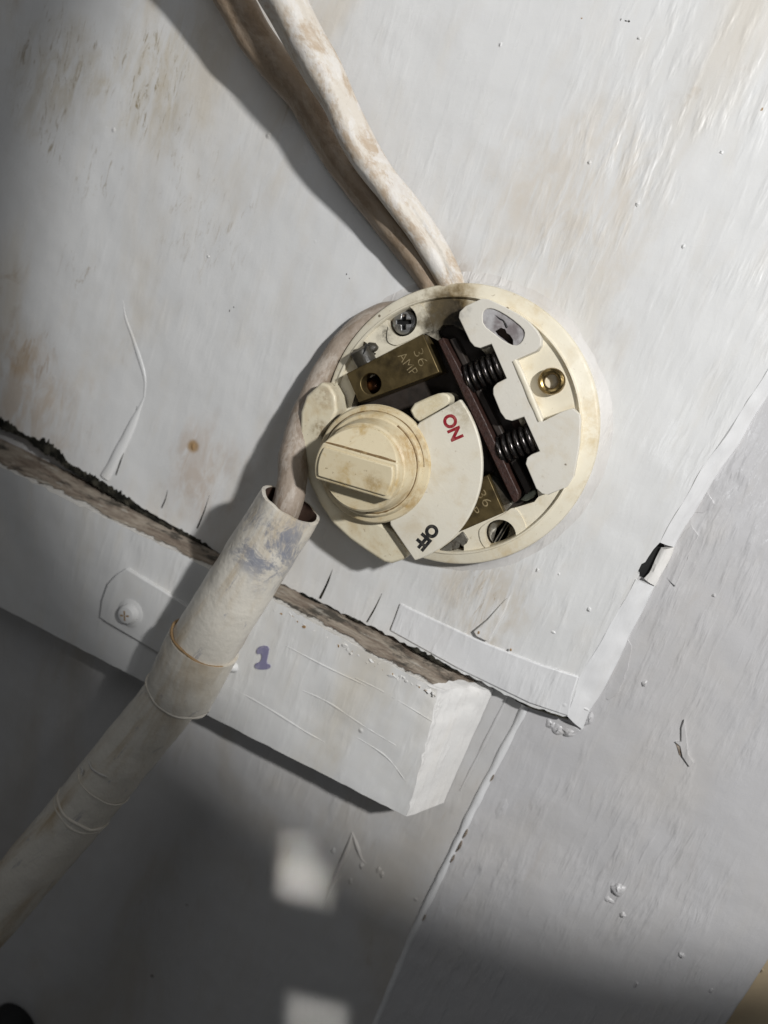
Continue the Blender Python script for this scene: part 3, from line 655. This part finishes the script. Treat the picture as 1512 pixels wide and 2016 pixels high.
tag(bpy.data.objects['outgoing_cable'], 'dirty cable curving round the left of the switch into the open conduit', 'cable')

# ------------------------------------------------------------------ the switch
DC = (-3.9, -3.0)
sw = thing('rotary_switch', W3(DC[0], DC[1], BW), 'round cream rotary switch with its cover off, knob and ON/OFF dial showing', 'switch')
lathe('paint_fillet', DC, [(54.5, BW-.3), (53.0, BW+.1), (51.6, BW+.45), (50.4, BW+1.2), (49.3, BW+2.4), (48.5, BW+2.4)], 'dust', board, 96, 60,
      wob=lambda r, w, a: (r+(1.8*noise.noise(Vector((math.cos(a)*2, math.sin(a)*2, r*.3))) if r > 49.4 else 0), w+(.3*noise.noise(Vector((math.cos(a)*9, math.sin(a)*9, r))) if 49.4 < r < 54 else 0)))
lathe('base_rim', DC, [(49.0, BW-.3), (49.4, BW+1), (49.4, 12.0), (49.0, 13.0), (48.2, 13.5), (45.7, 13.5), (45.4, 13.7), (45.2, 14.2), (44.8, 14.3), (44.5, 13.9), (44.3, 12.9), (44.2, 6)], 'ivory', sw, 120,
      wob=lambda r, w, a: (r+(1.6*math.cos(a-math.atan2(-.45, -.9)) if r < 46 else 0), w))
plate('well_floor', circle(DC, 45.2, 72), BW+.2, 7.0, 'dark', sw, bevel=0)  # dark colour stands in for the deep shade of the cavity
well = [(866, 672), (860, 652), (872, 640), (892, 640), (915, 652), (930, 665), (950, 690), (990, 735), (985, 745), (1045, 880), (1050, 890), (1060, 978), (1052, 988), (1012, 1000), (992, 1008), (911, 1044), (872, 1062)]
wellm = PL(well, 12.5)+[(-18, -42), (-36, -34), (-42, -18), (-43, -2), (-38, 4)]+PL([(683, 747), (838, 657)], 12.5)
h1, h2, h3, h4 = L(C2((765, 365))[0], 12.5), L(C5((607, 1150))[0], 12.5), L((712, 690), 12.5), L((898, 1079), 12.5)
plate('base_plate', circle((DC[0]-1.43, DC[1]-.71), 44.4, 96), 6, 12.8, 'ivory', sw, holes=[wellm, circle(h1, 5.4, 32), circle(h2, 5.7, 32), circle(h3, 3.3, 24), circle(h4, 3.0, 24)], bevel=.35)
# screw shelves: slightly raised pads round the two fixing screws
def pad(pts, c, r, wt): plate('screw_pad', PL(pts, wt), 12.2, wt, 'ivory', sw, holes=[circle(c, r, 32)], bevel=.45)
pad(smooth_poly(C2((640, 350), (680, 240), (780, 190), (900, 165), (980, 210), (1075, 430), (1060, 470), (985, 480), (760, 590), (690, 610), (600, 560)), 2), L(C2((765, 360))[0], 13.4), 5.4, 13.4)
pad(smooth_poly(C5((440, 1075), (640, 975), (710, 915), (760, 950), (800, 1020), (825, 1090), (815, 1150), (740, 1205), (720, 1260), (560, 1290), (470, 1250), (430, 1160)), 2), L(C5((607, 1150))[0], 13.2), 5.6, 13.2)
# raised grey housing with two spring pockets
hs = C3((190, 290), (198, 240), (250, 190), (390, 125), (450, 128), (560, 178), (700, 250), (800, 320), (870, 395), (912, 470), (908, 535), (870, 582), (690, 660), (925, 1202), (1100, 1112), (1190, 1085), (1250, 1140)) \
   + C5((1272, 200), (1262, 400), (1215, 670), (1165, 748), (1010, 815), (950, 805), (905, 765), (818, 560), (830, 510), (870, 480), (935, 455), (805, 170), (710, 205), (650, 190), (610, 135)) \
   + C3((492, 960), (490, 920), (505, 885), (530, 862), (610, 822), (478, 520), (380, 557), (330, 545), (290, 500))
kid = C3((398, 270), (410, 228), (450, 207), (520, 220), (640, 290), (755, 385), (772, 435), (742, 510), (685, 540), (600, 505), (500, 430), (405, 355))
plate('spring_housing', PL(hs, 20), 6.5, 20, 'housing', sw, holes=[smooth_poly(PL(kid, 20))], bevel=1.0, seg=4)
torn = C3((508, 408), (560, 378), (598, 392), (612, 425), (640, 442), (668, 485), (668, 535), (622, 512), (575, 472), (530, 440))
plate('membrane', smooth_poly([(x, y) for x, y in PL(kid, 19.4)]), 18.2, 19.5, 'membrane', sw, holes=[PL(torn, 19.5)], bevel=.12)
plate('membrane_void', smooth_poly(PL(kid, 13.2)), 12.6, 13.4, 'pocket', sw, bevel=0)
tube('tear', [P3(q, 19.55) for q in C3((510, 265), (550, 300), (585, 320), (615, 380))], [.1, .22, .25, .3], 'ink', sw, 6, 6, .2, 30, .5)
rl = PL(C3((700, 672), (762, 800), (850, 1010), (925, 1190)), 14)
tube('housing_lip', [W3(x, y, 20.0) for x, y in rl], [.8, 1.0, 1.0, .8], 'ivory', sw, 10, 8, .15, 20, .5)
# brass bush in the recess
bc = L(C3((1000, 848))[0], 16)
lathe('brass_bush', bc, [(4.5, 12.3), (4.5, 15.2), (4.2, 16.0), (3.4, 16.5), (2.7, 16.2), (2.3, 15.4), (2.2, 9)], 'bush', sw, 40)
plate('bush_hole', circle(bc, 2.25, 20), 8, 10, 'black', sw, bevel=0)
# fixing screws
def screw(c, r, w, mat, slots, name='fixing_screw', ang=0):
    hole = []
    if slots == 2:
        a, b = r*.62, r*.17
        pl = [(b, a), (b, b), (a, b), (a, -b), (b, -b), (b, -a), (-b, -a), (-b, -b), (-a, -b), (-a, b), (-b, b), (-b, a)]
    else:
        a, b = r*.93, r*.075; pl = [(a, b), (a, -b), (-a, -b), (-a, b)]
    cs, sn = math.cos(R(ang)), math.sin(R(ang))
    hole = [(c[0]+x*cs-y*sn, c[1]+x*sn+y*cs) for x, y in pl]
    o = plate(name, circle(c, r, 32), w-1.4, lambda u, v: w+.9*(1-min(1, ((u-c[0])**2+(v-c[1])**2)/r**2)), mat, sw, holes=[hole], bevel=.35)
    plate('slot_floor', circle(c, r*.98, 24), w-1.6, w-1.0, 'black', o, bevel=0)
screw(L(C2((788, 375))[0], 10), 4.4, 10.4, 'screw', 2, ang=20)
screw(L(C5((625, 1125))[0], 8.5), 5.0, 8.8, 'oldscrew', 1, ang=82)
# terminal blocks
blk = PL(C2((210, 885), (970, 490), (1135, 870), (335, 1175)), 20)
bh = L(C2((455, 985))[0], 20)
b1 = plate('terminal_block', blk, 7, 20, 'brass', sw, holes=[circle(bh, 3.7, 32)], bevel=.3)
lathe('clamp_screw_end', L(C2((478, 1000))[0], 13), [(3.5, 9), (3.4, 12), (2.6, 13.6), (1.2, 14.4), (0, 14.6)], 'copper', b1, 28)
pd = lambda a, b, w: (L(b, w)[0]-L(a, w)[0], L(b, w)[1]-L(a, w)[1])
dr = pd(*C2((930, 670), (970, 765)), 20)
word('stamp', '36', L(C2((950, 722))[0], 20), dr, 5.8, 3.3, 20, 'engrave', b1, .05, -.022)
word('stamp', 'AMP', L(C2((822, 787))[0], 20), pd(*C2((765, 700), (880, 870)), 20), 8.6, 3.1, 20, 'engrave', b1, .06, -.016)
blk2 = PL(C5((505, 652), (640, 962), (300, 1110), (60, 1180), (-80, 900)), 19)
b2 = plate('terminal_block', blk2, 7, 19, 'brass', sw, bevel=.3)
word('stamp', '36', L(C5((477, 845))[0], 19), pd(*C5((445, 790), (500, 880)), 19), 5.6, 3.2, 19, 'engrave', b2, .06, -.012)
word('stamp', 'P', L(C5((402, 950))[0], 19), pd(*C5((360, 880), (410, 960)), 19), 2.2, 2.6, 19, 'engrave', b2, .06, -.012)
plate('contact_tip', PL(C5((512, 645), (560, 700), (705, 895), (645, 962)), 15), 7, 15, 'oldscrew', sw, bevel=.2)
# slotted terminal screw standing out of the upper block
a0, a1 = P3(C2((425, 800))[0], 15.5), P3(C2((345, 640))[0], 17.5); td = (a1-a0).normalized()
ts = tube('terminal_screw', [a0-td*2*S, a0, a1-td*.6*S, a1, a1+td*.05*S], [3.7, 3.7, 3.7, 3.4, 3.0], 'terminal', sw, 28, 1, .35, 30)
ts2 = tube('screw_tail', [P3(C2((415, 700))[0], 14), P3(C2((470, 640))[0], 14.5), P3(C2((490, 660))[0], 14)], [2.2, 2.4, 1.4], 'terminal', ts, 14, 4, .6, 25)
plate('slot', [(x, y) for x, y in PL(C2((395, 585), (408, 590), (400, 650), (385, 690), (375, 685), (390, 640)), 20.3)], 17, 20.4, 'ink', ts, bevel=0)
plate('clamp_screw', PL(C5((195, 1205), (300, 1118), (345, 1185), (330, 1218), (292, 1246), (276, 1220), (264, 1254), (236, 1276), (212, 1258), (204, 1286), (122, 1286), (108, 1268)), 13.4), 12.0, 13.4, 'oldscrew', sw, bevel=.3)
# moving contact bar, springs
bar = PL([(861, 670), (872, 664), (900, 716), (956, 830), (1022, 972), (1019, 986), (1011, 991), (944, 850)], 19.5)
plate('contact_bar', bar, 8, 19.5, 'fibre', sw, bevel=.4)
plate('spring_carrier', PL([(884, 668), (896, 664), (1046, 962), (1036, 975)], 14), 7.5, 14, 'dark', sw, bevel=.5)
plate('green_insert', PL(C5((772, 858), (830, 800), (880, 775), (905, 800), (880, 840), (820, 872)), 11), 7.2, 11, 'verdigris', sw, bevel=.6)
def spring(a, b, turns, rad, wire):
    a, b = P3(a, 15.5), P3(b, 15.5); t = (b-a).normalized(); x = t.cross(Vector((0, -1, 0))).normalized(); y = x.cross(t)
    pts = []; n = turns*22
    for i in range(n+1):
        s = i/n; ang = 2*math.pi*turns*s; pts.append(a+(b-a)*s+(x*math.cos(ang)+y*math.sin(ang))*rad*S)
    return tube('coil_spring', pts, [wire]*(n+1), 'steel', sw, 9, 1)
spring(C3((275, 830))[0], C3((575, 690))[0], 6, 4.3, .85)
spring(C5((605, 455))[0], C5((895, 325))[0], 6, 4.3, .85)
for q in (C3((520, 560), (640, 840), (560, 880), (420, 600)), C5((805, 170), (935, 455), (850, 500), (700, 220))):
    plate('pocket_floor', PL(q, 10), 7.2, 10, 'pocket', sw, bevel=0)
# raised body round the knob
bd = C1((165, 508), (200, 520), (230, 572), (236, 640), (215, 690), (165, 752))+[(650, 930), (692, 1000)]+C4((740, 1118), (790, 1152), (885, 1312), (870, 1356), (760, 1392), (700, 1382), (560, 1292), (430, 1200), (300, 1080), (200, 930), (110, 760), (60, 560), (38, 400), (45, 200), (90, 75))
plate('switch_body', PL(bd, 23.5), 6, 23.5, 'body', sw, bevel=1.3, seg=4)
plate('dial_stop', smooth_poly(PL(C1((555, 618), (680, 562), (725, 556), (752, 580), (740, 612), (640, 690), (590, 690)), 22.5)), 8, 22.5, 'body', sw, bevel=.7)
# dial plate with ON and OFF
K = L((736, 914), 26.5)
KW = 27.0
on_o, on_i, of_o, of_i = [L(p, KW) for p in ((906, 786), (826, 831), (816, 1104), (768, 1034))]
pol = lambda p: (math.hypot(p[0]-K[0], p[1]-K[1]), math.degrees(math.atan2(p[1]-K[1], p[0]-K[0])))
(r1_, g1), (r2_, g2) = pol(on_o), pol(of_o)
if g2 > g1: g2 -= 360
arc = []
for i in range(40):
    f = i/39; rr = r1_*(1-f)+r2_*f+1.0*math.sin(math.pi*f); a = R(g1+(g2-g1)*f); arc.append((K[0]+rr*math.cos(a), K[1]+rr*math.sin(a)))
dial = plate('dial', [on_i]+arc+[of_i, (K[0]+4, K[1])], 24.4, KW, 'dial', sw, bevel=.5, seg=3)
tag(word('lettering', 'ON', L(C4((1238, 322))[0], KW), pd(*C4((1215, 270), (1255, 365)), KW), 8.9, 4.7, KW, 'red', dial, .06, .045), 'red ON')
tag(word('lettering', 'OFF', L(C4((1037, 1183))[0], KW), pd(*C4((1085, 1125), (985, 1245)), KW), 10.2, 4.6, KW, 'ink', dial, .06, .06), 'black OFF')
# knob
kn = lathe('knob', K, [(20.6, 24.2), (20.8, 26.8), (20.2, 27.8), (18.9, 28.1), (18.4, 28.2), (18.1, 29.6), (17.5, 30.2), (16.6, 30.2), (16.2, 30.6), (15.4, 36), (14.9, 38.2), (14.2, 38.8), (0, 38.8)], 'knob', sw, 96)
kd = pd(*C4((205, 480), (770, 640)), 45); kl = math.hypot(*kd); e1 = (kd[0]/kl, kd[1]/kl); e2 = (-e1[1], e1[0])
K2 = L((699, 931), 45.0); K2 = (K2[0]*.5+K[0]*.5, K2[1]*.5+K[1]*.5)
kp = lambda x, y: (K2[0]+e1[0]*x+e2[0]*y, K2[1]+e1[1]*x+e2[1]*y)
KR, HB = 14.6, 6.3
def bar_poly(r, h, n=12):
    a = math.asin(h/r); pts = []
    for i in range(n+1): t = -a+2*a*i/n; pts.append(kp(r*math.cos(t), r*math.sin(t)))
    for i in range(n+1): t = math.pi-a+2*a*i/n; pts.append(kp(r*math.cos(t), r*math.sin(t)))
    return pts
plate('grip', bar_poly(KR, HB), 34, 45.0, 'knob', kn, bevel=.7, seg=3)
plate('grip_panel', bar_poly(KR-1.5, HB-1.3), 44, 45.9, 'knob', kn, bevel=.45, seg=2)
def moon(sgn):
    a = math.asin(HB/KR); n = 28; pts = []
    for i in range(n+1):
        t = a+(math.pi-2*a)*i/n; pts.append(kp(KR*math.cos(t), sgn*(KR*math.sin(t)-.35)))
    if sgn < 0: pts.reverse()
    hgt = lambda u, v: 44.2-5.2*max(0, abs((u-K2[0])*e2[0]+(v-K2[1])*e2[1])-HB)/(KR-HB)
    low = lambda u, v: 39.5-2.0*max(0, abs((u-K2[0])*e2[0]+(v-K2[1])*e2[1])-HB)/(KR-HB)
    plate('knob_shoulder', pts, 34, hgt if sgn > 0 else low, 'knob', kn, bevel=.45)
moon(1); moon(-1)
gx = math.sqrt(KR**2-HB**2)
tube('grime_line', [W3(*kp(-gx+.8+i*(2*gx-1.6)/6, HB+.15), 44.35) for i in range(7)], [.25, .55, .5, .6, .45, .6, .4], 'grime', kn, 8, 6, .15, 30, .5)
tube('grime_line', [W3(K[0]+16.75*math.cos(R(a)), K[1]+16.75*math.sin(R(a)), 30.3) for a in range(-75, 80, 5)], [.15+.4*abs(noise.noise(Vector((a*.09, 1, 2)))) for a in range(-75, 80, 5)], 'grime', kn, 8, 1, .1, 30, .5)
tube('grime_line', [W3(K[0]+18.6*math.cos(R(a)), K[1]+18.6*math.sin(R(a)), 28.3) for a in range(20, 200, 5)], [.1+.35*abs(noise.noise(Vector((a*.07, 4, 2)))) for a in range(20, 200, 5)], 'grime', kn, 8, 1, .1, 30, .5)

# ------------------------------------------------------------------ dark rounded thing at the lower left corner
fu, fv = L((12, 2040), 6)
lathe('dark_object', (fu, fv), [(13.5, LW-.8), (13.5, 8), (12.5, 11), (9, 12.5), (0, 13)], 'rubber', None, 40)
tag(bpy.data.objects['dark_object'], 'small black rounded object cut off by the lower left corner', 'knob')
